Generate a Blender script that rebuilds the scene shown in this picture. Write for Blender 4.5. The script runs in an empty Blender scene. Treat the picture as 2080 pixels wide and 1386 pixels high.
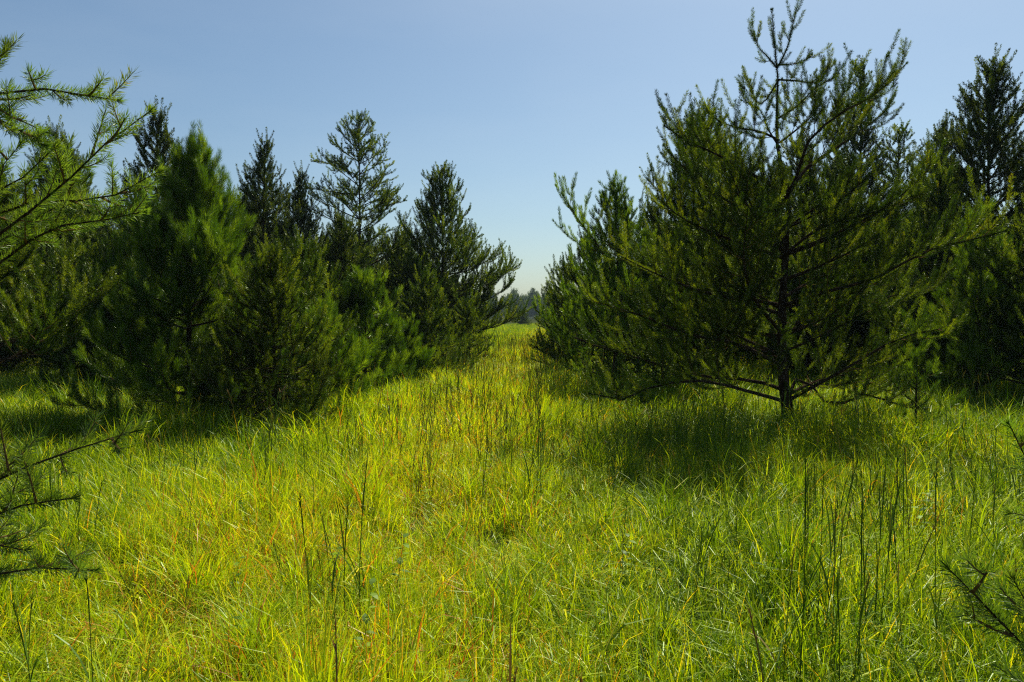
import bpy, math
import numpy as np
sc = bpy.context.scene
C = sc.collection
PI = math.pi

# ------------------------------------------------------------------ camera
F = 1618.0                      # focal length in pixels of a 2080 wide picture
CAMZ = 1.6
PITCH = math.atan(52 / F)       # the horizon lies a little above the middle
cam_d = bpy.data.cameras.new('camera')
cam = bpy.data.objects.new('camera', cam_d)
C.objects.link(cam)
cam.location = (0, 0, CAMZ)
cam.rotation_euler = (PI / 2 - PITCH, 0, 0)
cam_d.sensor_width = 36
cam_d.lens = F / 2080 * 36
cam_d.clip_start = 0.05
cam_d.clip_end = 3000
sc.camera = cam

# ------------------------------------------------------------------ light
SUN_EL, SUN_AZ = math.radians(50), math.radians(24)     # azimuth from +Y towards +X
world = bpy.data.worlds.new('World')
sc.world = world
world.use_nodes = True
nt = world.node_tree
bg = nt.nodes['Background']
sky = nt.nodes.new('ShaderNodeTexSky')
sky.sky_type = 'NISHITA'
sky.sun_disc = False
sky.sun_elevation = SUN_EL
sky.sun_rotation = SUN_AZ
sky.altitude = 200
sky.air_density = 1.0
sky.dust_density = 1.35
sky.ozone_density = 1.2
tint_n = nt.nodes.new('ShaderNodeVectorMath'); tint_n.operation = 'MULTIPLY'
tint_n.inputs[1].default_value = (.77, .90, .94)
nt.links.new(sky.outputs[0], tint_n.inputs[0])
# a very thin high veil, barely lighter than the blue
tcw = nt.nodes.new('ShaderNodeTexCoord')
mpw = nt.nodes.new('ShaderNodeMapping'); mpw.inputs['Scale'].default_value = (1.2, 1.2, 4.5); mpw.inputs['Rotation'].default_value = (.3, .25, 0)
nt.links.new(tcw.outputs['Generated'], mpw.inputs[0])
nzw = nt.nodes.new('ShaderNodeTexNoise'); nzw.inputs['Scale'].default_value = 1.7; nzw.inputs['Detail'].default_value = 5
nt.links.new(mpw.outputs[0], nzw.inputs['Vector'])
mrw = nt.nodes.new('ShaderNodeMapRange'); mrw.inputs['From Min'].default_value = .42; mrw.inputs['From Max'].default_value = .72
mrw.inputs['To Max'].default_value = .10
nt.links.new(nzw.outputs['Fac'], mrw.inputs['Value'])
mxw = nt.nodes.new('ShaderNodeMixRGB'); mxw.inputs[2].default_value = (7.5, 8.2, 8.8, 1)
nt.links.new(mrw.outputs[0], mxw.inputs[0]); nt.links.new(tint_n.outputs[0], mxw.inputs[1])
nt.links.new(mxw.outputs[0], bg.inputs[0])
bg.inputs[1].default_value = 0.053
sun_d = bpy.data.lights.new('sun', 'SUN')
sun_d.energy = 5.0
sun_d.angle = math.radians(0.53)
sun_d.color = (1.0, 0.94, 0.84)
sun = bpy.data.objects.new('sun', sun_d)
C.objects.link(sun)
sun.rotation_euler = (PI / 2 - SUN_EL, 0, PI - SUN_AZ)
sun.location = (20, 40, 50)
sc.view_settings.view_transform = 'Standard'
sc.view_settings.look = 'None'
sc.view_settings.exposure = 0.95
sc.view_settings.gamma = 1.0
sc.cycles.max_bounces = 7
sc.cycles.diffuse_bounces = 3
sc.cycles.transmission_bounces = 3
sc.cycles.volume_bounces = 0
sc.cycles.use_denoising = False
sc.cycles.pixel_filter_type = 'BLACKMAN_HARRIS'
sc.cycles.filter_width = 1.2

# ------------------------------------------------------------------ helpers
def pix(px, py, Y):
    """the point seen at pixel px, py of the photograph, Y metres ahead"""
    x = (px - 1040) / F
    y = -(py - 693) / F
    c, s = math.cos(PITCH), math.sin(PITCH)
    d = np.array([x, y * s + c, y * c - s])
    return np.array([0, 0, CAMZ]) + d * (Y / d[1])

def top_h(py, Y):
    return float(pix(1040, py, Y)[2])

def tag(o, label=None, cat=None, group=None, kind=None):
    if label: o['label'] = label
    if cat: o['category'] = cat
    if group: o['group'] = group
    if kind: o['kind'] = kind
    return o

def empty(name, loc, rz=0.0):
    o = bpy.data.objects.new(name, None)
    C.objects.link(o)
    o.empty_display_size = 0.3
    o.location = tuple(float(v) for v in loc)
    o.rotation_euler = (0, 0, rz)
    return o

def norm(v):
    return v / np.maximum(np.linalg.norm(v, axis=-1, keepdims=True), 1e-9)

class MB:
    """collects triangles and quads, builds one mesh"""
    def __init__(s):
        s.v, s.t, s.q, s.tt, s.qt, s.tm, s.qm, s.n = [], [], [], [], [], [], [], 0
    def add(s, v, tri=None, quad=None, tint=None, mat=0):
        v = np.asarray(v, np.float32).reshape(-1, 3)
        s.v.append(v)
        if tri is not None and len(tri):
            s.t.append(np.asarray(tri, np.int64).reshape(-1, 3) + s.n)
            k = len(s.t[-1])
            s.tt.append(np.broadcast_to(np.float32(0) if tint is None else tint, (k,)).astype(np.float32))
            s.tm.append(np.full(k, mat, np.int32))
        if quad is not None and len(quad):
            s.q.append(np.asarray(quad, np.int64).reshape(-1, 4) + s.n)
            k = len(s.q[-1])
            s.qt.append(np.broadcast_to(np.float32(0) if tint is None else tint, (k,)).astype(np.float32))
            s.qm.append(np.full(k, mat, np.int32))
        s.n += len(v)
    def mesh(s, name, mats, smooth=False):
        v = np.concatenate(s.v)
        t = np.concatenate(s.t) if s.t else np.zeros((0, 3), np.int64)
        q = np.concatenate(s.q) if s.q else np.zeros((0, 4), np.int64)
        me = bpy.data.meshes.new(name)
        me.vertices.add(len(v)); me.vertices.foreach_set('co', v.ravel())
        loops = np.concatenate([t.ravel(), q.ravel()]).astype(np.int32)
        me.loops.add(len(loops)); me.loops.foreach_set('vertex_index', loops)
        nf = len(t) + len(q)
        st = np.concatenate([np.arange(len(t)) * 3, len(t) * 3 + np.arange(len(q)) * 4]).astype(np.int32)
        me.polygons.add(nf)
        me.polygons.foreach_set('loop_start', st)
        a = me.attributes.new('tint', 'FLOAT', 'FACE')
        a.data.foreach_set('value', np.concatenate(s.tt + s.qt).astype(np.float32))
        for m in mats: me.materials.append(m)
        me.polygons.foreach_set('material_index', np.concatenate(s.tm + s.qm).astype(np.int32))
        me.polygons.foreach_set('use_smooth', np.full(nf, smooth))
        me.update(calc_edges=True)
        return me
    def build(s, name, mats, parent=None, smooth=False):
        o = bpy.data.objects.new(name, s.mesh(name, mats, smooth))
        C.objects.link(o)
        if parent is not None: o.parent = parent
        return o

def tangents(P):
    T = np.empty_like(P)
    T[:, 1:-1] = P[:, 2:] - P[:, :-2]
    T[:, 0] = P[:, 1] - P[:, 0]
    T[:, -1] = P[:, -1] - P[:, -2]
    return norm(T)

def tubes(mb, P, R, sides, mat=0, tint=0.0):
    """P (N,K,3) centre lines, R (N,K) radii"""
    P = np.asarray(P, float); R = np.asarray(R, float)
    N, K, _ = P.shape
    if N == 0: return
    T = tangents(P)
    mt = norm(P[:, -1] - P[:, 0])
    ref = np.where(np.abs(mt[:, 2:3]) > 0.7, np.array([[1.0, 0, 0]]), np.array([[0, 0, 1.0]]))[:, None, :]
    U = norm(np.cross(T, ref)); V = np.cross(T, U)
    a = np.arange(sides) / sides * 2 * PI
    ring = (U[:, :, None, :] * np.cos(a)[None, None, :, None] + V[:, :, None, :] * np.sin(a)[None, None, :, None])
    vv = P[:, :, None, :] + ring * R[:, :, None, None]
    idx = np.arange(N * K * sides).reshape(N, K, sides)
    A = idx[:, :-1, :]; B = idx[:, 1:, :]
    q = np.stack([A, np.roll(A, -1, 2), np.roll(B, -1, 2), B], -1).reshape(-1, 4)
    mb.add(vv, quad=q, mat=mat, tint=tint)

def lerp_poly(P, L_idx, t):
    """points and tangents at parameter t (M) on polylines P[L_idx]"""
    K = P.shape[1]
    f = np.clip(t, 0, 0.9999) * (K - 1)
    i = f.astype(int); w = (f - i)[:, None]
    a = P[L_idx, i]; b = P[L_idx, i + 1]
    return a * (1 - w) + b * w, norm(b - a)

def poly_len(P):
    return np.linalg.norm(np.diff(P, axis=1), axis=2).sum(1)

def resample(pts, K):
    pts = np.asarray(pts, float)
    # smooth (Catmull-Rom) then even spacing
    p = np.vstack([2 * pts[0] - pts[1], pts, 2 * pts[-1] - pts[-2]])
    out = []
    for i in range(1, len(p) - 2):
        for u in np.linspace(0, 1, 8, endpoint=False):
            a, b, c, d = p[i - 1], p[i], p[i + 1], p[i + 2]
            out.append(0.5 * ((2 * b) + (c - a) * u + (2 * a - 5 * b + 4 * c - d) * u * u + (3 * b - a - 3 * c + d) * u ** 3))
    out.append(p[-2])
    out = np.array(out)
    s = np.concatenate([[0], np.cumsum(np.linalg.norm(np.diff(out, axis=0), axis=1))])
    g = np.linspace(0, s[-1], K)
    return np.stack([np.interp(g, s, out[:, k]) for k in range(3)], 1)

def children(rng, P, spacing, t0, ang, lfun, K, up, wob=0.12, t1=0.97, flat=0.5, angj=0.25):
    """side shoots of the polylines P; lfun(t, parent_length) gives their length"""
    L = poly_len(P)
    n = np.maximum((L * (t1 - t0) / spacing).astype(int), 1)
    idx = np.repeat(np.arange(len(P)), n)
    k = np.arange(len(idx)) - np.repeat(np.cumsum(n) - n, n)
    t = t0 + (t1 - t0) * (k + 0.5 + rng.uniform(-.45, .45, len(idx))) / n[idx]
    o, T = lerp_poly(P, idx, t)
    side = np.where((k + rng.integers(0, 2, len(P))[idx]) % 2 == 0, 1.0, -1.0)[:, None]
    upv = np.array([[0, 0, 1.0]])
    S = np.cross(T, upv)
    vert = np.linalg.norm(S, axis=1) < 0.35
    rr = norm(rng.normal(size=S.shape))
    S[vert] = np.cross(T[vert], rr[vert])
    S = norm(S)
    N = np.cross(S, T)
    phi = rng.normal(0.12, flat, len(idx))[:, None]
    A = (ang + rng.normal(0, angj, len(idx)))[:, None]
    d = norm(np.cos(A) * T + np.sin(A) * (side * S * np.cos(phi) + N * np.sin(phi)))
    ln = lfun(t, L[idx]) * rng.uniform(0.65, 1.2, len(idx))
    s = np.linspace(0, 1, K)[None, :, None]
    wv = rng.normal(0, wob, (len(idx), 1, 3))
    Q = o[:, None, :] + ln[:, None, None] * (d[:, None, :] * s + (up * upv[None] + wv) * s * s * 0.5)
    return Q, ln, idx, t

def needles(rng, mb, P, per_m, nlen, nw, t0=0.1, ang=0.65, mat=0, tip=True, tbase=0.0, rag=0.25):
    L = poly_len(P)
    t0 = np.broadcast_to(t0, L.shape)
    nf = L * (1 - t0) * per_m
    n = (nf + rng.uniform(0, 1, len(L))).astype(int) + (int(per_m * nlen * 0.35) if tip else 0)
    idx = np.repeat(np.arange(len(P)), n)
    if len(idx) == 0: return
    M = len(idx)
    t = t0[idx] + (1 - t0[idx]) * rng.uniform(0, 1.05, M)
    tt = np.minimum(t, 1)
    o, T = lerp_poly(P, idx, tt)
    ref = norm(rng.normal(size=(M, 3)))
    U = norm(np.cross(T, ref))
    A = (ang * rng.uniform(1 - rag, 1 + rag, M))
    A = np.where(t > 0.97, A * rng.uniform(0.1, 1.0, M), A)[:, None]
    d = np.cos(A) * T + np.sin(A) * U
    ln = nlen * rng.uniform(0.7, 1.12, M)[:, None]
    W = norm(np.cross(d, norm(rng.normal(size=(M, 3))))) * nw * 0.5
    # a short blade: base, widest third, tip
    v = np.stack([o, o + d * ln * .5 + W, o + d * ln + np.array([0, 0, 0.08]) * ln, o + d * ln * .5 - W], 1)
    quad = np.arange(M * 4).reshape(M, 4)
    shoot = rng.uniform(0, 1, len(P))
    tint = np.clip(0.72 * shoot[idx] + 0.28 * rng.uniform(0, 1, M) + tbase, 0, 1)
    mb.add(v, quad=quad, tint=tint, mat=mat)

# ------------------------------------------------------------------ materials
def new_mat(name):
    m = bpy.data.materials.new(name)
    m.use_nodes = True
    for n in list(m.node_tree.nodes): m.node_tree.nodes.remove(n)
    return m, m.node_tree.nodes, m.node_tree.links

def ramp(ns, stops, interp='LINEAR'):
    r = ns.new('ShaderNodeValToRGB')
    e = r.color_ramp.elements
    while len(e) > 1: e.remove(e[-1])
    e[0].position = stops[0][0]; e[0].color = (*stops[0][1], 1)
    for p, c in stops[1:]:
        x = e.new(p); x.color = (*c, 1)
    r.color_ramp.interpolation = interp
    return r

def leaf_surface(ns, lk, col, tgain, transl, gloss, rough):
    df = ns.new('ShaderNodeBsdfDiffuse'); lk.new(col, df.inputs['Color'])
    tg = ns.new('ShaderNodeVectorMath'); tg.operation = 'MULTIPLY'; tg.inputs[1].default_value = tgain
    lk.new(col, tg.inputs[0])
    tr = ns.new('ShaderNodeBsdfTranslucent'); lk.new(tg.outputs[0], tr.inputs['Color'])
    mx = ns.new('ShaderNodeMixShader'); mx.inputs[0].default_value = transl
    lk.new(df.outputs[0], mx.inputs[1]); lk.new(tr.outputs[0], mx.inputs[2])
    gl = ns.new('ShaderNodeBsdfGlossy'); gl.inputs['Roughness'].default_value = rough
    gl.inputs['Color'].default_value = (.9, 1, .7, 1)
    m2 = ns.new('ShaderNodeMixShader'); m2.inputs[0].default_value = gloss
    lk.new(mx.outputs[0], m2.inputs[1]); lk.new(gl.outputs[0], m2.inputs[2])
    out = ns.new('ShaderNodeOutputMaterial'); lk.new(m2.outputs[0], out.inputs['Surface'])

def leafy(name, stops, transl=0.35, rough=0.45, spec=0.5, tgain=(1.6, 1.5, 0.5), var=0.35):
    m, ns, lk = new_mat(name)
    at = ns.new('ShaderNodeAttribute'); at.attribute_name = 'tint'
    r = ramp(ns, stops); lk.new(at.outputs['Fac'], r.inputs[0])
    geo = ns.new('ShaderNodeNewGeometry')
    nz = ns.new('ShaderNodeTexNoise'); nz.inputs['Scale'].default_value = 1.3; nz.inputs['Detail'].default_value = 3
    lk.new(geo.outputs['Position'], nz.inputs['Vector'])
    mr = ns.new('ShaderNodeMapRange')
    mr.inputs['From Min'].default_value = 0.3; mr.inputs['From Max'].default_value = 0.7
    mr.inputs['To Min'].default_value = 1 - var; mr.inputs['To Max'].default_value = 1 + var
    lk.new(nz.outputs['Fac'], mr.inputs['Value'])
    mu = ns.new('ShaderNodeVectorMath'); mu.operation = 'SCALE'
    lk.new(r.outputs['Color'], mu.inputs[0]); lk.new(mr.outputs[0], mu.inputs['Scale'])
    leaf_surface(ns, lk, mu.outputs[0], tgain, transl, spec * .1, rough)
    return m

M_jack = leafy('pine_needles', [(0, (.006, .016, .003)), (.45, (.026, .054, .006)), (.75, (.10, .145, .011)), (.95, (.17, .20, .018)), (1, (.18, .11, .03))], 0.34, 0.34, 0.22, (2.0, 1.9, .35))
M_red = leafy('long_pine_needles', [(0, (.014, .040, .006)), (.5, (.055, .112, .010)), (1, (.17, .25, .02))], 0.38, 0.32, 0.30, (1.9, 1.8, .35))
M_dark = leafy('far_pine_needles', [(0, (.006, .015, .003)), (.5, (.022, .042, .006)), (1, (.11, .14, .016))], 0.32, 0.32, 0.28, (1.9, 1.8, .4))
M_near = leafy('near_pine_needles', [(0, (.048, .098, .016)), (.6, (.085, .15, .024)), (.95, (.14, .19, .03)), (1, (.22, .14, .05))], 0.42, 0.42, 0.3, (1.8, 1.7, .4))

def bark(name, c0, c1, scale=30):
    m, ns, lk = new_mat(name)
    tc = ns.new('ShaderNodeTexCoord')
    mp = ns.new('ShaderNodeMapping'); mp.inputs['Scale'].default_value = (1, 1, .35)
    lk.new(tc.outputs['Object'], mp.inputs[0])
    nz = ns.new('ShaderNodeTexNoise'); nz.inputs['Scale'].default_value = scale; nz.inputs['Detail'].default_value = 6
    lk.new(mp.outputs[0], nz.inputs['Vector'])
    r = ramp(ns, [(.35, c0), (.65, c1)]); lk.new(nz.outputs['Fac'], r.inputs[0])
    bp = ns.new('ShaderNodeBump'); bp.inputs['Strength'].default_value = .8; bp.inputs['Distance'].default_value = .02
    lk.new(nz.outputs['Fac'], bp.inputs['Height'])
    pr = ns.new('ShaderNodeBsdfDiffuse'); pr.inputs['Roughness'].default_value = .6
    lk.new(r.outputs['Color'], pr.inputs['Color']); lk.new(bp.outputs[0], pr.inputs['Normal'])
    out = ns.new('ShaderNodeOutputMaterial'); lk.new(pr.outputs[0], out.inputs['Surface'])
    return m
M_bark = bark('pine_bark', (.020, .014, .010), (.075, .052, .036))
M_twig = bark('twig_bark', (.10, .058, .028), (.22, .13, .06), 60)

def grass_mat(name, stops, transl, tgain, warm=1.0, rough=.4, gloss=.018):
    """blade colour from the blade's own tint, shifted by broad patches of the meadow"""
    m, ns, lk = new_mat(name)
    at = ns.new('ShaderNodeAttribute'); at.attribute_name = 'tint'
    geo = ns.new('ShaderNodeNewGeometry')
    n1 = ns.new('ShaderNodeTexNoise'); n1.inputs['Scale'].default_value = .55; n1.inputs['Detail'].default_value = 4
    n1.inputs['Roughness'].default_value = .62
    lk.new(geo.outputs['Position'], n1.inputs['Vector'])
    # the middle of the ride is drier and redder
    sx = ns.new('ShaderNodeSeparateXYZ'); lk.new(geo.outputs['Position'], sx.inputs[0])
    a1 = ns.new('ShaderNodeMath'); a1.operation = 'MULTIPLY_ADD'; a1.inputs[1].default_value = -0.06; 
    lk.new(sx.outputs['Y'], a1.inputs[0]); a1.inputs[2].default_value = 1.25
    a2 = ns.new('ShaderNodeMath'); a2.operation = 'ADD'; lk.new(sx.outputs['X'], a2.inputs[0]); lk.new(a1.outputs[0], a2.inputs[1])
    a3 = ns.new('ShaderNodeMath'); a3.operation = 'ABSOLUTE'; lk.new(a2.outputs[0], a3.inputs[0])
    mr = ns.new('ShaderNodeMapRange'); mr.inputs['From Min'].default_value = 0.2; mr.inputs['From Max'].default_value = 2.3
    mr.inputs['To Min'].default_value = .24; mr.inputs['To Max'].default_value = -.03
    mr.interpolation_type = 'SMOOTHSTEP'
    lk.new(a3.outputs[0], mr.inputs['Value'])
    s1 = ns.new('ShaderNodeMath'); s1.operation = 'MULTIPLY_ADD'; lk.new(n1.outputs['Fac'], s1.inputs[0])
    s1.inputs[1].default_value = 0.75 * warm; s1.inputs[2].default_value = -0.475 * warm
    s2 = ns.new('ShaderNodeMath'); s2.operation = 'MULTIPLY_ADD'; lk.new(mr.outputs[0], s2.inputs[0])
    s2.inputs[1].default_value = warm; lk.new(s1.outputs[0], s2.inputs[2])
    s3 = ns.new('ShaderNodeMath'); s3.operation = 'ADD'; s3.use_clamp = True
    lk.new(at.outputs['Fac'], s3.inputs[0]); lk.new(s2.outputs[0], s3.inputs[1])
    r = ramp(ns, stops); lk.new(s3.outputs[0], r.inputs[0])
    leaf_surface(ns, lk, r.outputs['Color'], tgain, transl, gloss, rough)
    return m

GR = [(0, (.030, .085, .004)), (.3, (.16, .27, .005)), (.6, (.36, .47, .008)), (.80, (.52, .47, .02)), (.90, (.46, .25, .03)), (1.0, (.38, .11, .03))]
M_grass = grass_mat('grass_blades', GR, .46, (1.55, 1.36, .3))
M_wide = grass_mat('broad_grass_blades', [(0, (.03, .085, .008)), (.5, (.17, .27, .008)), (.85, (.34, .41, .015)), (1, (.48, .45, .10))], .5, (1.55, 1.38, .4), .5, .5, .015)
M_stalk = grass_mat('grass_stalks', [(0, (.030, .070, .010)), (.5, (.07, .13, .014)), (.8, (.16, .17, .03)), (1, (.20, .10, .04))], .12, (1.3, 1.2, .5), .6)

def ground_mat():
    m, ns, lk = new_mat('meadow_soil')
    tc = ns.new('ShaderNodeNewGeometry')
    nz = ns.new('ShaderNodeTexNoise'); nz.inputs['Scale'].default_value = 2.2; nz.inputs['Detail'].default_value = 8
    nz.inputs['Roughness'].default_value = .7
    lk.new(tc.outputs['Position'], nz.inputs['Vector'])
    r = ramp(ns, [(.3, (.012, .016, .006)), (.5, (.028, .036, .009)), (.7, (.055, .055, .018))]); lk.new(nz.outputs['Fac'], r.inputs[0])
    pr = ns.new('ShaderNodeBsdfDiffuse')
    lk.new(r.outputs['Color'], pr.inputs['Color'])
    out = ns.new('ShaderNodeOutputMaterial'); lk.new(pr.outputs[0], out.inputs['Surface'])
    return m
M_ground = ground_mat()

# ------------------------------------------------------------------ ground
def gz(x, y):
    """gentle humps of the meadow, flat far away"""
    x = np.asarray(x, float); y = np.asarray(y, float)
    f = np.clip((90 - np.hypot(x, y)) / 60, 0, 1)
    return f * (0.05 * np.sin(x * 0.9 + 1.3) * np.cos(y * 0.7) + 0.035 * np.sin(x * 2.3 + y * 1.1) + 0.02 * np.cos(y * 2.9 - x * 1.7))

def make_ground():
    g = np.concatenate([-np.geomspace(900, 14, 14), np.arange(-13.5, 13.6, .5), np.geomspace(14, 900, 14)])
    gy = np.concatenate([-np.geomspace(500, 5, 12), np.arange(-4.5, 30, .5), np.geomspace(31, 1200, 24)])
    X, Y = np.meshgrid(g, gy)
    Z = gz(X, Y)
    v = np.stack([X, Y, Z], -1).reshape(-1, 3)
    ny, nx = X.shape
    i = np.arange(ny * nx).reshape(ny, nx)
    q = np.stack([i[:-1, :-1], i[:-1, 1:], i[1:, 1:], i[1:, :-1]], -1).reshape(-1, 4)
    mb = MB(); mb.add(v, quad=q)
    o = mb.build('ground', [M_ground], smooth=True)
    tag(o, kind='structure')
make_ground()

# ------------------------------------------------------------------ grass
def blades(rng, mb, n, spread, hmin, hmax, wmin, wmax, lean, leanj, elev, bend, K=6, tint=(0, .75), mat=0, zoff=-0.02, gust=0.0):
    r = spread * np.sqrt(rng.uniform(0, 1, n)); a = rng.uniform(0, 2 * PI, n)
    o = np.stack([r * np.cos(a), r * np.sin(a), np.full(n, zoff)], 1)
    az = lean + rng.normal(0, leanj, n)
    H = np.stack([np.cos(az), np.sin(az), np.zeros(n)], 1)
    L = rng.uniform(hmin, hmax, n) * rng.uniform(.75, 1, n)
    e0 = np.clip(rng.normal(elev, .16, n), .5, 1.57)
    bd = np.abs(rng.normal(bend, bend * .45, n))
    s = np.linspace(0, 1, K)
    e = e0[:, None] - bd[:, None] * s[None, :] ** 1.6
    st = L[:, None, None] / (K - 1) * (np.cos(e)[..., None] * H[:, None, :] + np.sin(e)[..., None] * np.array([0, 0, 1.0]))
    P = o[:, None, :] + np.concatenate([np.zeros((n, 1, 3)), np.cumsum(st[:, :-1], 1)], 1)
    P[..., 2] = np.maximum(P[..., 2], zoff)
    side = np.stack([-H[:, 1], H[:, 0], np.zeros(n)], 1)
    tw = rng.normal(0, .7, n)[:, None, None]
    Wd = norm(side[:, None, :] * np.cos(tw) + H[:, None, :] * np.sin(tw))
    w = rng.uniform(wmin, wmax, n)[:, None] * np.array([.75, 1, 1, .85, .55, .06] if K == 6 else np.interp(s, [0, .3, .7, 1], [.8, 1, .8, .08]))[None, :] * .5
    v = np.stack([P - Wd * w[..., None], P + Wd * w[..., None]], 2)      # n,K,2,3
    i = np.arange(n * K * 2).reshape(n, K, 2)
    q = np.stack([i[:, :-1, 0], i[:, :-1, 1], i[:, 1:, 1], i[:, 1:, 0]], -1)
    tn = rng.beta(2.2, 2.2, n) * (tint[1] - tint[0]) + tint[0]
    old = rng.uniform(0, 1, n) < .08
    tn = np.where(old, rng.uniform(.78, 1, n), tn)
    mb.add(v, quad=q.reshape(-1, 4), tint=np.repeat(tn, K - 1), mat=mat)

def stalk(rng, mb, x, y, h, r, lean, head=True, leaves=3, mat=0, tint=.3):
    az = rng.uniform(0, 2 * PI)
    d = np.array([math.cos(az), math.sin(az), 0])
    s = np.linspace(0, 1, 7)
    P = np.array([x, y, -.02]) + np.outer(s, [0, 0, h]) + np.outer(s ** 2 * lean * h, d) + np.outer(np.sin(s * 5 + az) * .006, [1, .4, 0])
    R = r * (1 - .6 * s)
    if head: R[-2] = r * 1.15; R[-1] = r * .25
    tubes(mb, P[None], R[None], 4, mat, tint)
    for k in range(leaves):
        t = rng.uniform(.12, .75)
        p, _ = lerp_poly(P[None], np.array([0]), np.array([t]))
        m2 = MB()
        a = rng.uniform(0, 2 * PI)
        blades(rng, m2, 1, .001, .16, .38, r * 1.6, r * 3.2, a, .1, 1.35, rng.uniform(.4, 2.0), 6, (0, .7), zoff=0)
        mb.add(m2.v[0] + p[0], quad=m2.q[0], tint=m2.qt[0], mat=mat)
    if head:
        # a slim seed head of short bristles
        n = 16
        t = rng.uniform(.86, 1, n)
        p, T = lerp_poly(P[None], np.zeros(n, int), t)
        dd = norm(T + rng.normal(0, .22, (n, 3)))
        W = norm(np.cross(dd, rng.normal(size=(n, 3)))) * r * .9
        ln = rng.uniform(.02, .05, n)[:, None]
        mb.add(np.stack([p - W, p + W, p + dd * ln], 1), tri=np.arange(n * 3).reshape(n, 3), tint=tint + .25, mat=mat)

def proto_collection(name, meshes):
    col = bpy.data.collections.new(name)
    for i, me in enumerate(meshes):
        o = bpy.data.objects.new('%s_%02d' % (name, i), me)
        col.objects.link(o)
    return col

def scatter(name, col, nproto, pts, rot, scl, label, rng):
    """one object: the collection's tufts stood on the points of its mesh"""
    n = len(pts)
    me = bpy.data.meshes.new(name)
    me.vertices.add(n); me.vertices.foreach_set('co', pts.astype(np.float32).ravel())
    a = me.attributes.new('rot', 'FLOAT_VECTOR', 'POINT'); a.data.foreach_set('vector', rot.astype(np.float32).ravel())
    a = me.attributes.new('scl', 'FLOAT_VECTOR', 'POINT'); a.data.foreach_set('vector', scl.astype(np.float32).ravel())
    a = me.attributes.new('pick', 'INT', 'POINT'); a.data.foreach_set('value', rng.integers(0, nproto, n).astype(np.int32))
    o = bpy.data.objects.new(name, me); C.objects.link(o)
    g = bpy.data.node_groups.new(name + '_nodes', 'GeometryNodeTree')
    g.interface.new_socket('Geometry', in_out='INPUT', socket_type='NodeSocketGeometry')
    g.interface.new_socket('Geometry', in_out='OUTPUT', socket_type='NodeSocketGeometry')
    gi = g.nodes.new('NodeGroupInput'); go = g.nodes.new('NodeGroupOutput')
    ip = g.nodes.new('GeometryNodeInstanceOnPoints')
    ci = g.nodes.new('GeometryNodeCollectionInfo')
    ci.inputs['Collection'].default_value = col
    ci.inputs['Separate Children'].default_value = True
    ci.inputs['Reset Children'].default_value = True
    def na(nm, ty):
        x = g.nodes.new('GeometryNodeInputNamedAttribute'); x.data_type = ty; x.inputs['Name'].default_value = nm
        return [s for s in x.outputs if s.enabled and s.name == 'Attribute'][0]
    g.links.new(gi.outputs[0], ip.inputs['Points'])
    g.links.new(ci.outputs[0], ip.inputs['Instance'])
    ip.inputs['Pick Instance'].default_value = True
    g.links.new(na('pick', 'INT'), ip.inputs['Instance Index'])
    g.links.new(na('rot', 'FLOAT_VECTOR'), ip.inputs['Rotation'])
    g.links.new(na('scl', 'FLOAT_VECTOR'), ip.inputs['Scale'])
    g.links.new(ip.outputs[0], go.inputs[0])
    md = o.modifiers.new('scatter', 'NODES'); md.node_group = g
    tag(o, label, 'grass', kind='stuff')
    return o

def fan_points(rng, r0, r1, dens, half=0.74, xoff=1.8):
    """random points of the ground in view between r0 and r1 metres ahead"""
    w = r1 * math.tan(half) + xoff
    c = 1 / math.sqrt(dens)                      # one tuft to each cell, anywhere in it: no bald spots
    gx, gy = np.meshgrid(np.arange(-w, w, c), np.arange(r0, r1, c))
    x = gx.ravel() + rng.uniform(-.25, 1.25, gx.size) * c
    y = gy.ravel() + rng.uniform(-.25, 1.25, gx.size) * c
    k = np.abs(x) < y * math.tan(half) + xoff
    return x[k], y[k]

def flow(x, y):
    """the way the blades have been combed by the wind, smooth over a metre or two"""
    return 0.2 + 1.5 * np.sin(x * .55 + 1.1 * np.sin(y * .43)) + 1.1 * np.cos(y * .62 + x * .31)

def hummock(x, y):
    return .5 + .5 * np.sin(x * 1.7 + 2.1 * np.sin(y * .8 + 1)) * np.cos(y * 1.25 + 1.4 * np.sin(x * .9))

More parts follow.
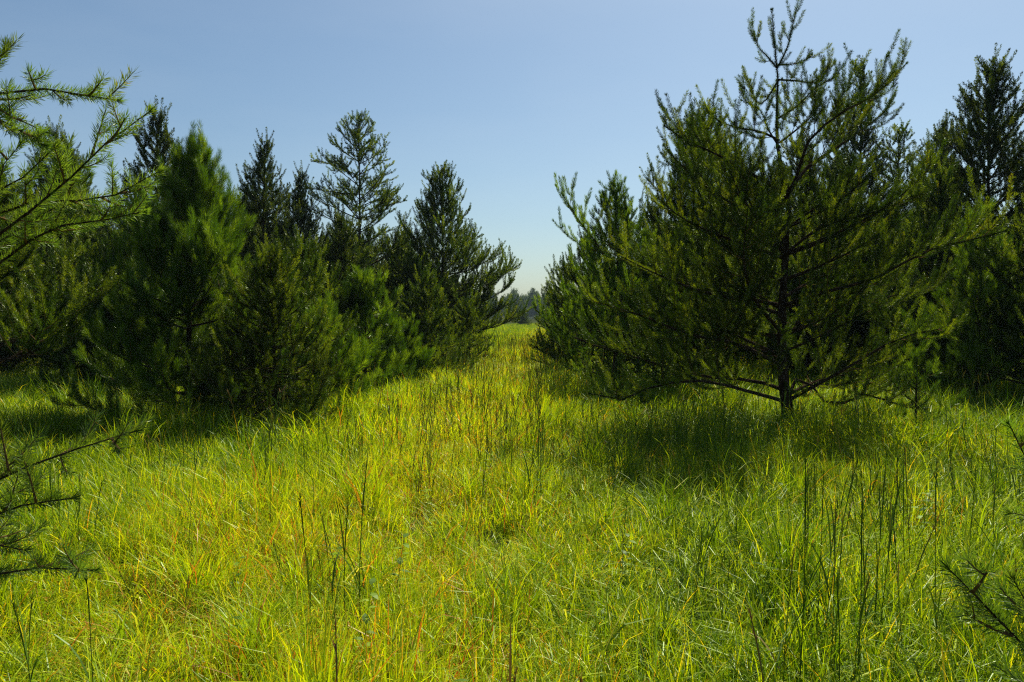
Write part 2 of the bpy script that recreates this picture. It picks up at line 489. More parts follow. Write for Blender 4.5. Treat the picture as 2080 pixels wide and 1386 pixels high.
def make_grass():
    rng = np.random.default_rng(11)
    near, mid, far, wide, stk = [], [], [], [], []
    for i in range(9):
        mb = MB()
        blades(rng, mb, 72, .15, .20, .48, .003, .0065, 0, 1.5, 1.25, 1.8 + .3 * (i % 3), tint=(0, .85))
        blades(rng, mb, 34, .15, .22, .42, .003, .006, 0, 3, 1.42, .5, tint=(0, .9))
        blades(rng, mb, 40, .17, .12, .28, .003, .005, 0, 3, 1.2, 1.1, tint=(0, .4))
        near.append(mb.mesh('grass_tuft', [M_grass]))
    for i in range(6):
        mb = MB()
        blades(rng, mb, 220, .30, .26, .62, .006, .0105, 0, 1.0, 1.3, 1.4, K=5)
        mid.append(mb.mesh('grass_patch', [M_grass]))
    for i in range(5):
        mb = MB()
        blades(rng, mb, 420, .75, .26, .58, .010, .020, 0, 1.4, 1.35, 1.1, K=4)
        far.append(mb.mesh('grass_sward', [M_grass]))
    for i in range(7):
        mb = MB()
        blades(rng, mb, 15, .09, .34, .72, .0045, .0105, 0, 1.3, 1.36, 1.9, tint=(.1, .95), K=6)
        wide.append(mb.mesh('broad_tuft', [M_wide]))
    for i in range(8):
        mb = MB()
        for k in range(4):
            a = rng.uniform(0, 2 * PI); r = rng.uniform(0, .22)
            stalk(rng, mb, r * math.cos(a), r * math.sin(a), rng.uniform(.55, .95), rng.uniform(.0016, .0026), rng.uniform(0, .16), leaves=2, tint=rng.uniform(.1, .8))
        stk.append(mb.mesh('stalk_tuft', [M_stalk]))
    X, Y, K = [], [], []
    def put(nm, cname, meshes, bands, label, sz=(.75, 1.25), prob=None, zs=1.0):
        xs, ys = [], []
        for r0, r1, dn in bands:
            x, y = fan_points(rng, r0, r1, dn)
            xs.append(x); ys.append(y)
        x = np.concatenate(xs); y = np.concatenate(ys)
        if prob is not None:
            k = rng.uniform(0, 1, len(x)) < prob(x, y); x, y = x[k], y[k]
        n = len(x)
        col = proto_collection(cname, meshes)
        rot = np.stack([rng.normal(0, .06, n), rng.normal(0, .06, n), flow(x, y) + rng.normal(0, .9, n)], 1)
        s = rng.uniform(*sz, n); hz = s * (.5 + .5 * hummock(x, y) + .35 * hummock(x * 2.3 + 4, y * 2.1 + 1)) * zs
        scl = np.stack([s, s, hz], 1)
        scatter(nm, col, len(meshes), np.stack([x, y, gz(x, y)], 1), rot, scl, label, rng)
        print(nm, n)
    put('meadow_grass', 'grass_tuft', near, [(1.2, 5, 38), (5, 9, 29), (9, 13, 17)],
        'fine arching yellow green grass covering the near meadow', prob=lambda x, y: np.clip(.62 + .6 * hummock(x * 1.6 + 2, y * 1.5), 0, 1))
    put('middle_grass', 'grass_patch', mid, [(9, 13, 4), (13, 20, 9), (20, 30, 5)],
        'yellow green grass along the ride between the pine rows')
    put('distant_grass', 'grass_sward', far, [(24, 60, 1.6), (60, 120, .5)],
        'pale green grass at the far end of the ride')
    tus, weed = [], []
    for i in range(6):
        mb = MB()
        blades(rng, mb, 120, .09, .38, .80, .0032, .007, 0, 3, 1.38, 1.25, tint=(0, .6))
        tus.append(mb.mesh('tussock', [M_grass]))
    for i in range(5):
        mb = MB()
        h = rng.uniform(.28, .5); s_ = np.linspace(0, 1, 5)
        tubes(mb, np.outer(s_, [.04, .02, h])[None], (.0028 * (1.2 - s_))[None], 4, 0, .3)
        for k in range(12):
            z = h * (.3 + .7 * k / 11); a = k * 2.4 + rng.uniform(-.4, .4)
            d = norm(np.array([math.cos(a), math.sin(a), rng.uniform(0, .7)])); w_ = norm(np.cross(d, [0, 0, 1]))
            ln = rng.uniform(.04, .075); b = np.array([.04 * z / h, .02 * z / h, z])
            t = np.array([0, .3, .6, 1]); ww = np.array([.04, .22, .2, .02]) * ln
            mid = b + np.outer(t * ln, d) - np.outer(.3 * ln * t ** 2, [0, 0, 1])
            v = np.stack([mid - np.outer(ww, w_), mid + np.outer(ww, w_)], 1); ii = np.arange(8).reshape(4, 2)
            mb.add(v, quad=np.stack([ii[:-1, 0], ii[:-1, 1], ii[1:, 1], ii[1:, 0]], -1), tint=rng.uniform(0, .6))
        weed.append(mb.mesh('weed', [M_wide]))
    put('grass_tussocks', 'tussock', tus, [(1.8, 6, 1.8), (6, 22, 1.2)], 'dark taller grass tussocks rising out of the meadow', sz=(.7, 1.15))
    put('meadow_weeds', 'weed', weed, [(1.8, 7, 1.6), (7, 16, 1.2)], 'small broad-leaved weeds scattered among the grass', sz=(.7, 1.2))
    def wp(x, y):
        p = .25 + .75 * np.clip((x - .2) / 1.5, 0, 1)
        return p * (.35 + .65 * hummock(x + 3, y + 1))
    put('broad_grass', 'broad_tuft', wide, [(1.3, 5, 14), (5, 12, 8), (12, 22, 3)],
        'broad drooping bright green blades arching over the fine grass', prob=wp)
    def sp(x, y):
        ctr = np.exp(-((x - .02 * y - .3) / 2.4) ** 2)
        ctr = np.where((y < 6.5) & (x < .9), -.05, ctr)
        return np.clip(.2 + ctr, 0, 1) * (.3 + .7 * hummock(x * 1.3 + 5, y * 1.1))
    put('grass_stalks', 'stalk_tuft', stk, [(2.2, 6, 4.5), (6, 14, 10), (14, 40, 9)],
        'thin dark upright grass stalks standing out of the meadow', prob=sp)
make_grass()

# ------------------------------------------------------------------ pines
class Style:
    def __init__(s, **k):
        s.mat = M_jack; s.whorl = .27; s.per = 6; s.e0 = (.15, .95); s.e1 = (.45, 1.25)
        s.sp2 = .11; s.sp3 = .075; s.l2 = .40; s.l3 = .20; s.up2 = .5; s.up3 = .6
        s.nlen = .045; s.nw = .0035; s.per_m = 170; s.nang = .7; s.prof = 1.0; s.zmin = .08
        s.rag = .3; s.twigs = True; s.r0 = .012; s.bare = .25; s.trunk = True; s.bulge = .12
        s.lead = .35; s.limbk = 1.0
        s.__dict__.update(k)

def profile(u, st):
    """crown radius against relative height, 0..1"""
    u = np.asarray(u, float)
    return np.minimum(1, (u + st.bulge * 1.5) / (st.bulge * 3)) ** .5 * (1 - u) ** st.prof

def grow(rng, h, R, st, trunk_pts=None, limbs=None, azlim=None, auto=True):
    """returns trunk line, limb lines (N,9,3) with radii, and shoot lines by order"""
    K = 12
    if trunk_pts is None:
        s = np.linspace(0, 1, K)
        w = rng.normal(0, .035 * h / 5, (3, 2)); ph = rng.uniform(0, 6, 3)
        x = sum(w[i, 0] * np.sin(s * (2 + 2 * i) + ph[i]) for i in range(3)); y = sum(w[i, 1] * np.sin(s * (2 + 2 * i) + ph[i]) for i in range(3))
        T = np.stack([x - x[0], y - y[0], s * h], 1)
    else:
        T = resample(trunk_pts, 20)
    def at_z(z):
        return np.array([np.interp(z, T[:, 2], T[:, 0]), np.interp(z, T[:, 2], T[:, 1]), z])
    r0 = st.r0 * h + .012
    L = []
    for pts in (limbs or []):
        L.append(resample(pts, 9))
    if auto:
        z = h * st.zmin + .1
        a0 = rng.uniform(0, 2 * PI)
        while z < h - .12:
            u = z / h
            n = max(3, int(round(st.per + rng.normal(0, .8)))) if u < .93 else 4
            a0 += 1.1
            for k in range(n):
                az = a0 + 2 * PI * k / n + rng.normal(0, .25)
                if azlim and not azlim(az, z): continue
                ln = R * float(profile(u, st)) * rng.uniform(1 - st.rag, 1 + st.rag * .8) + .10
                ln = min(ln, (h - z) * 1.05 + .06)
                e0 = st.e0[0] + (st.e0[1] - st.e0[0]) * u ** 1.2 + rng.normal(0, .12)
                e1 = st.e1[0] + (st.e1[1] - st.e1[0]) * u + rng.normal(0, .15)
                s = np.linspace(0, 1, 9)
                e = e0 + (e1 - e0) * s ** 1.5
                azs = az + rng.normal(0, .18) * s + .12 * np.sin(s * 5 + rng.uniform(0, 6))
                d = np.stack([np.cos(e) * np.cos(azs), np.cos(e) * np.sin(azs), np.sin(e)], 1)
                zz = z + rng.normal(0, .05)
                P = at_z(zz) + np.concatenate([np.zeros((1, 3)), np.cumsum(d[:-1] * ln / 8 , 0)])
                L.append(P)
            z += st.whorl * rng.uniform(.75, 1.25) * (1 - .35 * u)
    L = np.array(L)
    return T, L, r0

def crown_mesh(rng, mb, T, L, st):
    # shoots of second and third order
    lead = T[None, -4:] if len(T) <= 12 else T[None, -8:]
    Q, ln, idx, t = children(rng, L, st.sp2, st.bare, .85, lambda t, l: (st.l2 * l * (1.15 - t) ** .8 + .10), 5, st.up2, flat=.55)
    W, wl, wi, wt = children(rng, Q, st.sp3, .12, .72, lambda t, l: np.minimum(st.l3, .5 * l) * (1.15 - .4 * t) + .03, 4, st.up3, flat=.6)
    # shoots straight off the limb's outer half
    V, vl, vi, vt = children(rng, L, st.sp3 * 1.3, .5, .7, lambda t, l: st.l3 + 0 * t, 4, st.up3, flat=.9)
    G, _, _, _ = children(rng, lead, st.sp3 * 1.6, .15, .65, lambda t, l: st.l3 * 1.1 * (1.4 - t), 4, .6, flat=1.5)
    kw = dict(per_m=st.per_m, nlen=st.nlen, nw=st.nw, ang=st.nang)
    needles(rng, mb, L, t0=np.clip(1 - .75 / np.maximum(poly_len(L), .1), 0, .75), tip=True, **kw)
    needles(rng, mb, Q, t0=.25, **kw)
    needles(rng, mb, W, t0=.05, **kw)
    needles(rng, mb, V, t0=.05, **kw)
    needles(rng, mb, G, t0=.05, **kw)
    needles(rng, mb, lead, t0=.2, **kw)
    if st.twigs:
        for A, r in ((Q, .0055), (W, .0030), (V, .0032), (G, .003)):
            K = A.shape[1]
            rr = r * (1.15 - .75 * np.linspace(0, 1, K))[None, :] * np.ones((len(A), 1))
            tubes(mb, A, rr, 3, 1)
    else:
        K = Q.shape[1]
        tubes(mb, Q, .006 * (1.15 - .75 * np.linspace(0, 1, K))[None, :] * np.ones((len(Q), 1)), 3, 1)

def trunk_radius(T, h, r0):
    u = np.clip(T[:, 2] / h, 0, 1)
    return r0 * ((1 - u) ** 1.35 * .96 + .035) + .25 * r0 * np.exp(-u * 28)

def limb_radii(L, h, r0, k=.34):
    l = poly_len(L)
    z = L[:, 0, 2]
    base = np.minimum(r0 * k, .006 + .0085 * l)
    return base[:, None] * (1.0 - .82 * np.linspace(0, 1, L.shape[1]))[None, :]

def pine(name, loc, h, R, st, seed, label, group=None, rz=0.0, split=False, **kw):
    rng = np.random.default_rng(seed)
    root = empty(name, loc, rz)
    tag(root, label, 'tree', group)
    T, L, r0 = grow(rng, h, R, st, **kw)
    T = T.copy(); T[0, 2] -= .12
    mb = MB()
    tubes(mb, T[None], trunk_radius(T, h, r0)[None], 9)
    LR = limb_radii(L, h, r0) * st.limbk
    if split:
        mb.build('trunk', [M_bark], root, True)
        for i in range(len(L)):
            m2 = MB(); tubes(m2, L[i:i + 1], LR[i:i + 1], 7)
            m2.build('limb', [M_bark], root, True)
    else:
        tubes(mb, L, LR, 5)
        mb.build('trunk', [M_bark], root, True)
    cb = MB()
    crown_mesh(rng, cb, T, L, st)
    cb.build('crown', [st.mat, M_twig], root)
    return root

def copy_tree(o, loc, rz, s, label, group, sz=None):
    c = o.copy(); C.objects.link(c)
    for ch in o.children:
        d = ch.copy(); C.objects.link(d); d.parent = c
    c.location = loc; c.rotation_euler = (0, 0, rz); c.scale = (s, s, sz or s)
    c['label'] = label
    if group: c['group'] = group
    elif 'group' in c: del c['group']
    return c

def ground_at(px, Y):
    x = float(pix(px, 640, Y)[0])
    return (x, Y, float(gz(x, Y)))

# --- the pine with the visible trunk, right of the ride
HY = 10.8
hero_loc = ground_at(1603, HY)
def H(*pts):
    """limb given by picture points and metres nearer or farther than the trunk"""
    out = []
    n = len(pts)
    for i, p in enumerate(pts):
        dy = p[2] if len(p) > 2 else 0
        out.append(pix(p[0], p[1], HY + dy) - np.array(hero_loc))
    return out
hero_trunk = H((1603, 880), (1600, 835), (1590, 760), (1588, 680), (1590, 600), (1596, 520), (1597, 480), (1602, 400), (1590, 350), (1580, 310), (1578, 230), (1580, 160), (1576, 120), (1568, 22))
hero_trunk[0][2] = 0.0
hero_limbs = [
    H((1578, 140), (1598, 100), (1606, 70, -.1), (1615, 28, -.1)),
    H((1578, 138), (1556, 112, -.1), (1540, 95, -.1), (1532, 68, -.1)),
    H((1580, 132), (1612, 130, .1), (1635, 125, .1), (1648, 112, .1)),
    H((1580, 165), (1550, 210), (1532, 200, .1), (1525, 165, .1)),
    H((1579, 162), (1625, 165, -.2), (1660, 168, -.3), (1692, 130, -.3)),
    H((1582, 240), (1620, 215, -.2), (1655, 180, -.3), (1690, 160, -.4)),
    H((1582, 285), (1545, 268, -.2), (1490, 258, -.4), (1450, 240, -.5), (1432, 212, -.5)),
    H((1584, 290), (1620, 262, .3), (1650, 235, .5), (1668, 205, .6)),
    H((1584, 300), (1560, 262, .4), (1545, 225, .6), (1508, 205, .7)),
    H((1600, 395), (1622, 350, -.3), (1640, 290, -.6), (1700, 235, -.9), (1765, 200, -1.1), (1805, 170, -1.2), (1820, 150, -1.2), (1840, 130, -1.2)),
    H((1600, 395), (1640, 340, .3), (1700, 300, .6), (1770, 250, .8), (1815, 210, 1)),
    H((1602, 405), (1560, 372, -.4), (1500, 340, -.8), (1450, 310, -1.1), (1400, 290, -1.3), (1352, 258, -1.4)),
    H((1600, 420), (1540, 400, .5), (1480, 370, .9), (1420, 330, 1.2), (1385, 300, 1.3)),
    H((1594, 515), (1570, 490, -.2), (1548, 455, -.5), (1528, 420, -.8), (1500, 370, -1.0)),
    H((1592, 520), (1640, 480, -.3), (1700, 450, -.6), (1780, 430, -.9), (1850, 400, -1)),
    H((1592, 525), (1520, 500, -.5), (1440, 470, -.9), (1380, 440, -1.2), (1335, 400, -1.4)),
    H((1590, 622), (1650, 600, -.4), (1730, 580, -.8), (1800, 555, -1.1), (1880, 510, -1.4), (1960, 490, -1.6), (2040, 470, -1.8)),
    H((1590, 640), (1500, 610, -.4), (1420, 590, -.8), (1340, 560, -1.2), (1260, 520, -1.5)),
    H((1590, 660), (1660, 650, .5), (1740, 620, 1.0), (1820, 600, 1.4), (1900, 590, 1.8)),
    H((1592, 745), (1500, 700, -.5), (1400, 680, -1.0), (1300, 640, -1.4), (1200, 610, -1.8)),
    H((1604, 812), (1640, 792, -.3), (1690, 765, -.6), (1750, 730, -.9), (1830, 685, -1.1), (1900, 672, -1.3), (1960, 640, -1.4)),
    H((1600, 818), (1560, 806, -.3), (1500, 790, -.5), (1440, 775, -.7), (1380, 776, -.9), (1320, 788, -1.1), (1250, 815, -1.2), (1200, 800, -1.2)),
    H((1598, 795), (1560, 780, .3), (1500, 770, .6), (1430, 765, .8), (1350, 745, 1.0), (1260, 715, 1.1), (1190, 690, 1.1)),
    H((1606, 795), (1618, 770, .2), (1640, 772, .2), (1665, 808, .1), (1690, 822, 0), (1730, 815, -.1), (1760, 800, -.2), (1830, 825, -.3), (1880, 830, -.3)),
    H((1604, 800), (1650, 778, .6), (1700, 762, .9), (1760, 775, 1.0), (1810, 800, 1.1)),
]
hero_style = Style(mat=M_jack, sp2=.15, sp3=.125, l2=.30, l3=.26, per_m=850, nlen=.047, nw=.0036, whorl=.37, per=6,
                   e0=(.2, .8), e1=(.5, 1.15), rag=.55, prof=.5, bulge=.14, zmin=.16, r0=.0125, bare=.18, nang=.85, up2=.9, up3=1.2)
def hero_az(az, z):
    s_ = math.sin(az)
    if z < 3.0 and s_ < -.8: return False          # open towards the ride, so the trunk shows
    return z < 2.75 and not (z < 1.0 and s_ < 0.3)
pine("pine_tree", hero_loc, 5.75, 2.1, hero_style, 5,
     'tall open pine right of the grass path, its dark trunk and curved low limbs visible', split=True,
     trunk_pts=hero_trunk, limbs=hero_limbs, azlim=hero_az)

# --- styles of the others
S_jack = Style(sp2=.18, sp3=.135, per_m=640, nw=.0055, nlen=.05, l2=.36, l3=.27, twigs=False, rag=.4, prof=.8, up2=.9, up3=1.3, nang=.85, e0=(-.08, .95), bare=.15)
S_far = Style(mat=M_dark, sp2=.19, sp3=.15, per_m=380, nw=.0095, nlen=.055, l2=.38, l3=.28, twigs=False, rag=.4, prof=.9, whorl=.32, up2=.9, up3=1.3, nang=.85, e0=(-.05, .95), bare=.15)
S_sparse = Style(mat=M_jack, sp2=.16, sp3=.12, per_m=330, nw=.010, nlen=.055, l2=.36, l3=.22, twigs=False, rag=.5, prof=.62, whorl=.44, per=5, e0=(.1, .8), e1=(.35, .9), up2=.5, up3=.7, nang=.85)
S_red = Style(mat=M_red, sp2=.20, sp3=.15, per_m=720, nw=.0031, nlen=.11, l2=.36, l3=.21, up2=1.1, up3=1.4, nang=.58, twigs=True, rag=.3, prof=.9,
              whorl=.40, per=6, e0=(.2, .95), e1=(.9, 1.3), bare=.25)
S_redfar = Style(mat=M_red, sp2=.21, sp3=.16, per_m=520, nw=.0052, nlen=.12, l2=.36, l3=.21, up2=1.1, up3=1.4, nang=.55, twigs=False, rag=.3, prof=.9,
              whorl=.36, per=6, e0=(.2, .95), e1=(.9, 1.3), bare=.25)
def sty(base, **k):
    d = dict(base.__dict__); d.update(k); return Style(**d)

trees = [
 # px, Y, top y, radius, style, seed, label
 (-10, 10.0, 330, 2.0, sty(S_jack, zmin=.27, bulge=.05), 21, 'pine at the left edge with a bare lower trunk in shaded grass'),
 (145, 18, 252, 1.9, sty(S_jack), 22, 'dark pine with a twin tip behind the near sunlit branches'),
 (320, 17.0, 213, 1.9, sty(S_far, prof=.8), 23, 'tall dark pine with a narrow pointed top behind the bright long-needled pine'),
 (385, 11.8, 253, 1.9, sty(S_red, zmin=.02, e0=(-.05, .95), bare=.0, whorl=.3), 24, 'bright green long-needled pine with upright candle-like shoots left of the path'),
 (560, 10.8, 490, 1.3, sty(S_jack, zmin=.0, e0=(-.3, .95), bare=.03, per=7, whorl=.25, per_m=700, nw=.0042, twigs=True), 25, 'low bushy pine at the front of the left row spreading over sunlit grass'),
 (742, 15.5, 535, 1.4, sty(S_redfar, zmin=.0, e0=(-.05, 1.0), bare=.05), 26, 'young long-needled pine, bright green and low, beside the left edge of the path'),
 (540, 22, 268, 2.1, sty(S_far, prof=.9, rag=.5), 27, 'slender dark pine with a fine pointed crown standing above the left row'),
 (737, 25, 213, 2.3, S_sparse, 28, 'tallest pine of the left row, thin layered branches against the sky'),
 (897, 25, 320, 3.0, sty(S_far, mat=M_jack, prof=.95, e1=(.45, 1.4)), 29, 'dense conical pine nearest the end of the left row, long low branch reaching right'),
 (868, 18.5, 545, 1.1, sty(S_jack, zmin=.08), 30, 'small pine in front of the dense conical pine'),
 (953, 21, 618, .75, sty(S_jack, zmin=.2), 31, 'smallest young pine with a thin bare stem at the path edge'),
 (690, 20, 425, 1.9, S_far, 32, 'dark full pine below the tallest thin pine of the left row'),
 (620, 15, 480, 1.5, sty(S_jack), 33, 'pine behind the low bushy pine in the left row'),
 (240, 15.5, 455, 1.9, sty(S_jack, zmin=.04, e0=(-.2, .95), bare=.05), 34, 'shaded pine between the left edge and the bright long-needled pine'),
 (455, 12.0, 655, .7, sty(S_jack, zmin=.0, whorl=.2, bare=.03), 35, 'waist-high young pine in the shade between the two front left pines'),
 (655, 12.6, 625, .9, sty(S_redfar, zmin=.0, whorl=.24, bare=.03), 36, 'low young long-needled pine between the bushy pine and the brighter young pine'),
 (815, 17.0, 655, .8, sty(S_redfar, zmin=.0, whorl=.22, bare=.03), 37, 'low spreading young pine in front of the small pine at the path edge'),
 (1245, 15.5, 343, 1.75, sty(S_redfar, nlen=.08), 41, 'pine with a cluster of upright shoots at the left end of the right row'),
 (1190, 19, 470, 1.6, sty(S_jack), 42, 'rounded pine behind the left end of the right row'),
 (1150, 26, 520, 1.4, sty(S_far, mat=M_jack), 43, 'small pine with wispy tips at the right edge of the path'),
 (1425, 17, 212, 2.0, sty(S_jack, prof=.6, zmin=.14), 44, 'full dark pine just left of the tall open pine'),
 (1745, 21, 103, 2.3, sty(S_far, prof=1.3), 45, 'tall dark pine with a slender leader behind the tall open pine'),
 (1825, 21, 240, 1.8, sty(S_sparse, whorl=.45), 46, 'thin topped pine between the two tallest dark pines on the right'),
 (2010, 17, 98, 2.9, sty(S_far, prof=.95, per=6), 47, 'broad tall dark pine near the right edge against the sky'),
 (1985, 13.2, 392, 1.25, S_red, 48, 'bright long-needled pine under the broad tall dark pine at right'),
 (1862, 10.4, 690, .42, sty(S_red, whorl=.27, per=4, l3=.12, sp2=.17, nlen=.08, per_m=520, zmin=.06, rag=.5), 49, 'small pale young long-needled pine right of the trunk of the open pine'),
 (1900, 16, 330, 1.6, sty(S_jack), 50, 'mid green pine between the open pine and the right edge'),
 (1690, 25, 185, 2.4, sty(S_far, prof=1.1), 55, 'dark tapering pine seen between the tall open pine and the tall dark pine behind it'),
 (1915, 24, 235, 2.5, sty(S_far, prof=.9), 56, 'dark full pine in the back row left of the broad tall dark pine'),
 (1330, 18, 400, 1.7, S_far, 51, 'dark pine filling the right row behind the upright shoots'),
 (1620, 20, 250, 2.1, S_far, 52, 'dark pine directly behind the trunk of the open pine'),
 (2150, 12.5, 300, 1.7, sty(S_jack, zmin=.1), 53, 'pine cut by the right edge of the view with low spreading branches'),
]
GR_ROW = 'pines of the plantation rows'
protos = {}
extra = {41: [[(1245, 560, 0), (1215, 500, -.4), (1185, 460, -.7), (1162, 428, -.8), (1143, 395, -.8)]],
         29: [[(897, 605, 0), (950, 600, -.5), (1005, 570, -.7), (1046, 543, -.8)], [(897, 560, 0), (950, 550, -.3), (990, 530, -.4), (1022, 512, -.4)]],
         28: [[(737, 395, 0), (690, 392, -.4), (650, 386, -.6), (618, 380, -.7)], [(737, 430, 0), (770, 420, -.3), (800, 414, -.4), (825, 408, -.4)],
              [(737, 360, 0), (700, 345, -.3), (660, 330, -.5), (634, 328, -.5)]]}
for (px, Y, ty, R, st, seed, lab) in trees:
    loc = ground_at(px, Y)
    h = top_h(ty, Y) - loc[2] - (.38 if st.mat is M_red else .27) * min(1, (top_h(ty, Y)) / 3)
    lb = [[pix(a, b, Y + c) - np.array(loc) for a, b, c in ln] for ln in extra.get(seed, [])]
    protos[seed] = (pine('pine_tree', loc, h, R, st, seed, lab, GR_ROW, limbs=lb), h)

# --- the rows behind, copies of the ones above
rng = np.random.default_rng(77)
def clear(x, y, taken, d):
    return all((x - a) ** 2 + (y - b) ** 2 > d * d for a, b in taken)
taken = [(o.location.x, o.location.y) for o, _ in protos.values()] + [(hero_loc[0], hero_loc[1])]
n_fill = 0
def fill(x, y, hh, lab, grp, keys=(23, 27, 29, 32, 44, 45, 47, 51, 52, 22)):
    global n_fill
    k = keys[int(rng.integers(len(keys)))]
    o, h = protos[k]
    s = hh / h
    copy_tree(o, (x, y, float(gz(x, y))), rng.uniform(0, 6.28), s, lab, grp, s * rng.uniform(.95, 1.1))
    taken.append((x, y)); n_fill += 1
for row in range(7):
    for side in (-1, 1):
        y = (17.5 if side < 0 else 16.5) + rng.uniform(0, 2)
        while y < 60:
            x0 = (3.4 if y < 27 else 4.5) if row == 0 else 3.4 + 2.7 * row
            x = side * x0 + .0145 * y + rng.normal(0, .35) - (.2 if side < 0 else 0)
            vis = abs(x) < y * .72 + 1
            if row == 0 and y < 27: vis = False
            if row > 2 and y > 40: vis = False
            if vis and clear(x, y, taken, 1.7):
                hh = rng.uniform(4.2, 5.8) if row else rng.uniform(3.0, 4.6)
                if row == 0 and y > 30: hh = rng.uniform(2.8, 4.3)
                if side < 0:
                    lab, grp = 'dark pine crowded among the others in the rows behind the left side', 'background pines left of the path'
                else:
                    lab, grp = 'dark pine crowded among the others in the rows behind the right side', 'background pines right of the path'
                if row == 0:
                    lab = 'pine in the line that narrows to the far end of the path'; grp = 'pines lining the far path'
                fill(x, y, hh, lab, grp)
            y += rng.uniform(2.2, 3.2)
print('fill', n_fill)
# the wood that closes the ride
for i in range(16):
    y = rng.uniform(108, 135); x = .0145 * y + rng.uniform(-9, 9)
    fill(x, y, rng.uniform(2.2, 3.8), 'low green pine standing across the far end of the grass path', 'low pines closing the path', keys=(29, 44, 22, 33))
for i in range(70):
    y = rng.uniform(330, 430); x = .0145 * y + rng.uniform(-26, 26)
    fill(x, y, rng.uniform(7.5, 12.5), 'hazy blue green tree in the distant wood beyond the path', 'distant trees beyond the path', keys=(29, 44, 22, 33))

# --- near pines whose branches reach into the picture
def near_style(**k):
    return sty(Style(mat=M_near, sp2=.15, sp3=.14, per_m=900, nlen=.043, nw=.0026, l2=.05, l3=.11, bare=.2, up2=.5, up3=.5, nang=.85, twigs=True, limbk=.6), **k)

def near_pine(px, Y, h, limbs, label, seed, R, azlim):
    loc = ground_at(px, Y)
    lp = []
    for pts in limbs:
        P = [pix(*p) - np.array(loc) for p in pts]
        z = max(P[0][2] - .12, .25)
        P = [np.array([0, 0, z])] + P
        lp.append(P)
    return pine('pine_tree', loc, h, R, near_style(), seed, label, None, limbs=lp, azlim=azlim)

left_limbs = [
    [(-90, 225, 3.1), (0, 190, 3.0), (60, 180, 3.0), (140, 186, 2.95), (190, 200, 2.9), (238, 204, 2.85)],
    [(-120, 210, 3.2), (-40, 180, 3.2), (0, 130, 3.2), (12, 95, 3.2)],
    [(-90, 215, 3.0), (0, 222, 2.9), (45, 248, 2.9), (92, 268, 2.85)],
    [(-70, 230, 2.8), (0, 245, 2.8), (50, 270, 2.75), (90, 296, 2.7)],
    [(-60, 500, 3.1), (60, 430, 3.0), (135, 370, 3.0), (180, 318, 2.95), (240, 275, 2.9), (302, 228, 2.9)],
    [(-60, 450, 3.2), (60, 410, 3.2), (160, 408, 3.15), (240, 395, 3.1), (320, 350, 3.1)],
    [(-80, 400, 3.0), (0, 390, 2.9), (60, 350, 2.9), (110, 300, 2.9)],
    [(-80, 350, 3.0), (0, 345, 3.0), (30, 320, 3.0), (40, 295, 3.0)],
    [(-60, 560, 3.2), (40, 500, 3.2), (120, 460, 3.1), (200, 450, 3.1), (290, 430, 3.0)],
    [(-60, 520, 3.4), (40, 460, 3.4), (120, 420, 3.4), (180, 360, 3.4)],
    [(-110, 1015, 2.75), (0, 965, 2.7), (100, 935, 2.65), (200, 895, 2.6), (275, 876, 2.6)],
    [(-110, 1070, 2.6), (0, 1043, 2.5), (50, 1026, 2.5), (100, 1028, 2.45), (145, 1012, 2.45)],
    [(-110, 1110, 2.5), (-40, 1102, 2.5), (0, 1110, 2.45), (50, 1118, 2.4)],
    [(-110, 1180, 2.5), (0, 1150, 2.4), (50, 1148, 2.4), (110, 1160, 2.35), (190, 1158, 2.3)],
]
near_pine(-420, 3.1, 3.3, left_limbs, 'near pine just outside the left edge, its sunlit needled branches reaching in', 61, 1.0,
          lambda az, z: math.cos(az) < -.4)
right_limbs = [
    [(2260, 1460, 1.9), (2130, 1370, 1.85), (2070, 1300, 1.85), (2000, 1230, 1.8), (1930, 1158, 1.8)],
    [(2240, 1330, 1.9), (2150, 1300, 1.9), (2090, 1240, 1.85), (2060, 1180, 1.85)],
    [(2250, 1060, 2.2), (2140, 990, 2.2), (2085, 930, 2.15), (2052, 866, 2.1)],
    [(2250, 1120, 2.2), (2150, 1080, 2.2), (2110, 1055, 2.15), (2055, 1042, 2.1)],
]
near_pine(2560, 2.1, 2.1, right_limbs, 'small near pine just outside the right edge, one branch low over the grass', 62, .7,
          lambda az, z: math.cos(az) > .1)

# --- small plants and single stalks that stand out in the grass
def single(name, px, Y, h, r, lean, label, seed, n=1, leaves=4, tint=.3, group=None, cat='grass stalk'):
    rg = np.random.default_rng(seed)
    loc = ground_at(px, Y)
    mb = MB()
    for k in range(n):
        stalk(rg, mb, rg.normal(0, .03) * (n > 1), rg.normal(0, .03) * (n > 1), h * rg.uniform(.85, 1.05), r, lean * rg.uniform(.5, 1.3), leaves=leaves, tint=tint)
    o = mb.build(name, [M_stalk]); o.location = loc
    tag(o, label, cat, group)

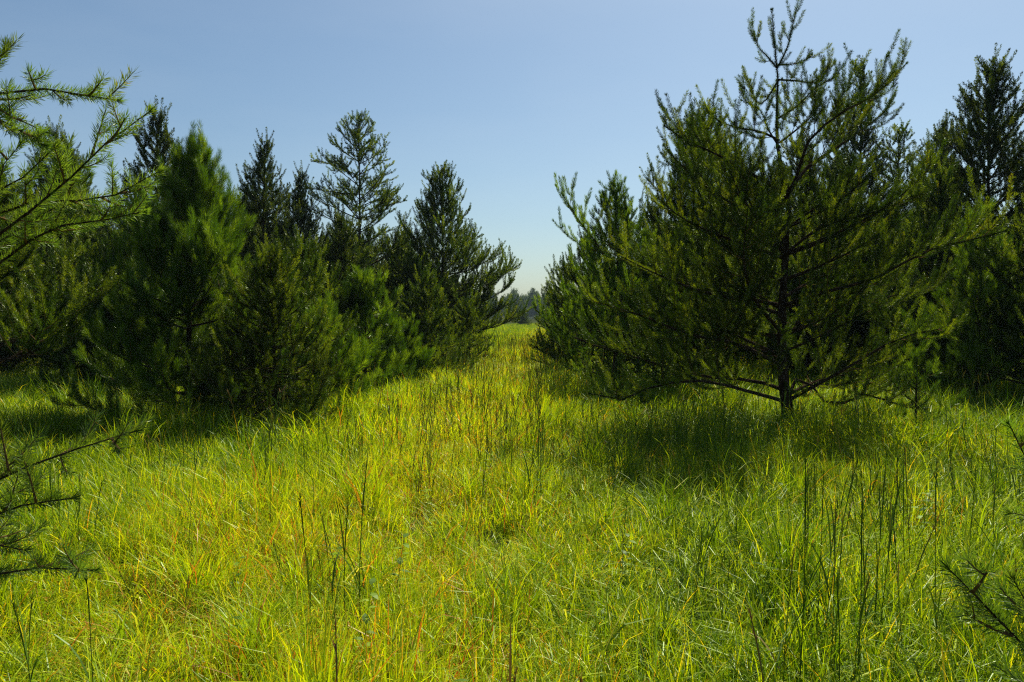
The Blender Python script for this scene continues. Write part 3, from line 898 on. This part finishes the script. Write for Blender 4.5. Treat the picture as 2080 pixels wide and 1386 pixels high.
def stalk_px(px, ytop, Y): return top_h(ytop, Y) - ground_at(px, Y)[2]
singles = [
 (1668, 905, 3.6, .0032, 'tall dark grass stalk, left of the close pair in the right foreground', 1),
 (1778, 900, 3.5, .0034, 'tight clump of tall dark stalks in the middle of the right foreground', 3),
 (1912, 960, 3.3, .0034, 'tall straight dark stalk right of the tight clump of stalks', 1),
 (1968, 980, 3.6, .0028, 'slim dark stalk nearest the right edge above the low near branch', 1),
 (1845, 1020, 3.2, .0028, 'leaning stalk between the tight clump and the tall straight stalk', 1),
 (1262, 985, 4.2, .0026, 'upright stalk in the dark patch left of the open pine shadow', 1),
 (970, 840, 5.2, .0028, 'tall dark stalk standing in the middle of the path', 1),
 (870, 780, 6.5, .003, 'tall slanting stalk left of the middle of the path', 1),
 (375, 885, 4.6, .0028, 'long leaning stalk alone in the fine grass at left', 1),
 (545, 870, 5.2, .0026, 'short stalk at the foot of the left row', 1),
 (1750, 800, 7.0, .0035, 'pale tall stalk beside the trunk of the open pine', 2),
]
for i, (px, ty, Y, r, lab, n) in enumerate(singles):
    single('grass_stalk', px, Y, stalk_px(px, ty, Y), r * .72, .08 if 'lean' not in lab and 'slant' not in lab else .3, lab, 300 + i, n=n, group='single tall stalks in the meadow')
reds = [(690, 1290, 2.35, 'dark red seed stalk at the bottom edge left of the middle'),
        (965, 1310, 2.2, 'red brown seed stalk at the bottom edge near the middle'),
        (1020, 1290, 2.25, 'rust coloured seed stalk leaning right at the bottom middle'),
        (1235, 1290, 2.2, 'rust coloured seed stalk at the bottom edge right of the middle'),
        (1600, 1180, 2.3, 'dark brown seed stalk low in the right foreground')]
for i, (px, ty, Y, lab) in enumerate(reds):
    single('seed_stalk', px, Y, stalk_px(px, ty, Y), .0026, .15, lab, 400 + i, leaves=2, tint=.95, group='reddish seed stalks along the bottom edge', cat='seed stalk')

def leafy_plant(px, Y, h, label, seed):
    rg = np.random.default_rng(seed)
    root = empty('leafy_plant', ground_at(px, Y)); tag(root, label, 'plant')
    mb = MB(); s = np.linspace(0, 1, 6)
    P = np.outer(s, [.03, 0, h]); tubes(mb, P[None], (.004 * (1.2 - s))[None], 5); mb.build('stem', [M_stalk], root)
    lb = MB()
    for k in range(9):
        z = h * (.35 + .65 * k / 8); a = k * 2.4
        d = np.array([math.cos(a), math.sin(a), .35]); d /= np.linalg.norm(d); w = np.cross(d, [0, 0, 1]); w /= np.linalg.norm(w)
        ln = .075 * rg.uniform(.7, 1.1); b = np.array([.03 * z / h, 0, z])
        t = np.array([0, .25, .5, .75, 1]); ww = np.array([.05, .28, .34, .24, .02]) * ln
        mid = b + np.outer(t * ln, d) + np.outer(-.25 * ln * t ** 2, [0, 0, 1])
        v = np.stack([mid - np.outer(ww, w), mid, mid + np.outer(ww, w)], 1); v[:, 1, 2] -= .12 * ww
        i = np.arange(15).reshape(5, 3)
        q = np.concatenate([np.stack([i[:-1, c], i[:-1, c + 1], i[1:, c + 1], i[1:, c]], -1) for c in (0, 1)])
        lb.add(v, quad=q, tint=rg.uniform(.1, .5))
    lb.build('leaves', [M_wide], root)
leafy_plant(1690, 8.2, .75, 'small broad-leaved plant on a thin stem right of the open pine trunk', 7)

# ------------------------------------------------------------------ summer haze
def make_haze():
    x0, x1, y0, y1, z0, z1 = -1000, 1000, -600, 1300, -1.5, 14.0
    v = [(x, y, z) for z in (z0, z1) for y in (y0, y1) for x in (x0, x1)]
    f = [(0, 2, 3, 1), (4, 5, 7, 6), (0, 1, 5, 4), (2, 6, 7, 3), (0, 4, 6, 2), (1, 3, 7, 5)]
    me = bpy.data.meshes.new('haze'); me.from_pydata(v, [], f)
    m, ns, lk = new_mat('haze_air')
    vo = ns.new('ShaderNodeVolumePrincipled'); vo.inputs['Color'].default_value = (.40, .54, .64, 1); vo.inputs['Density'].default_value = HAZE
    vo.inputs['Anisotropy'].default_value = 0.0
    out = ns.new('ShaderNodeOutputMaterial'); lk.new(vo.outputs[0], out.inputs['Volume'])
    me.materials.append(m)
    o = bpy.data.objects.new('haze', me); C.objects.link(o)
    tag(o, 'thin pale blue summer haze over the far trees', 'haze', kind='stuff')
HAZE = 0.0003
make_haze()
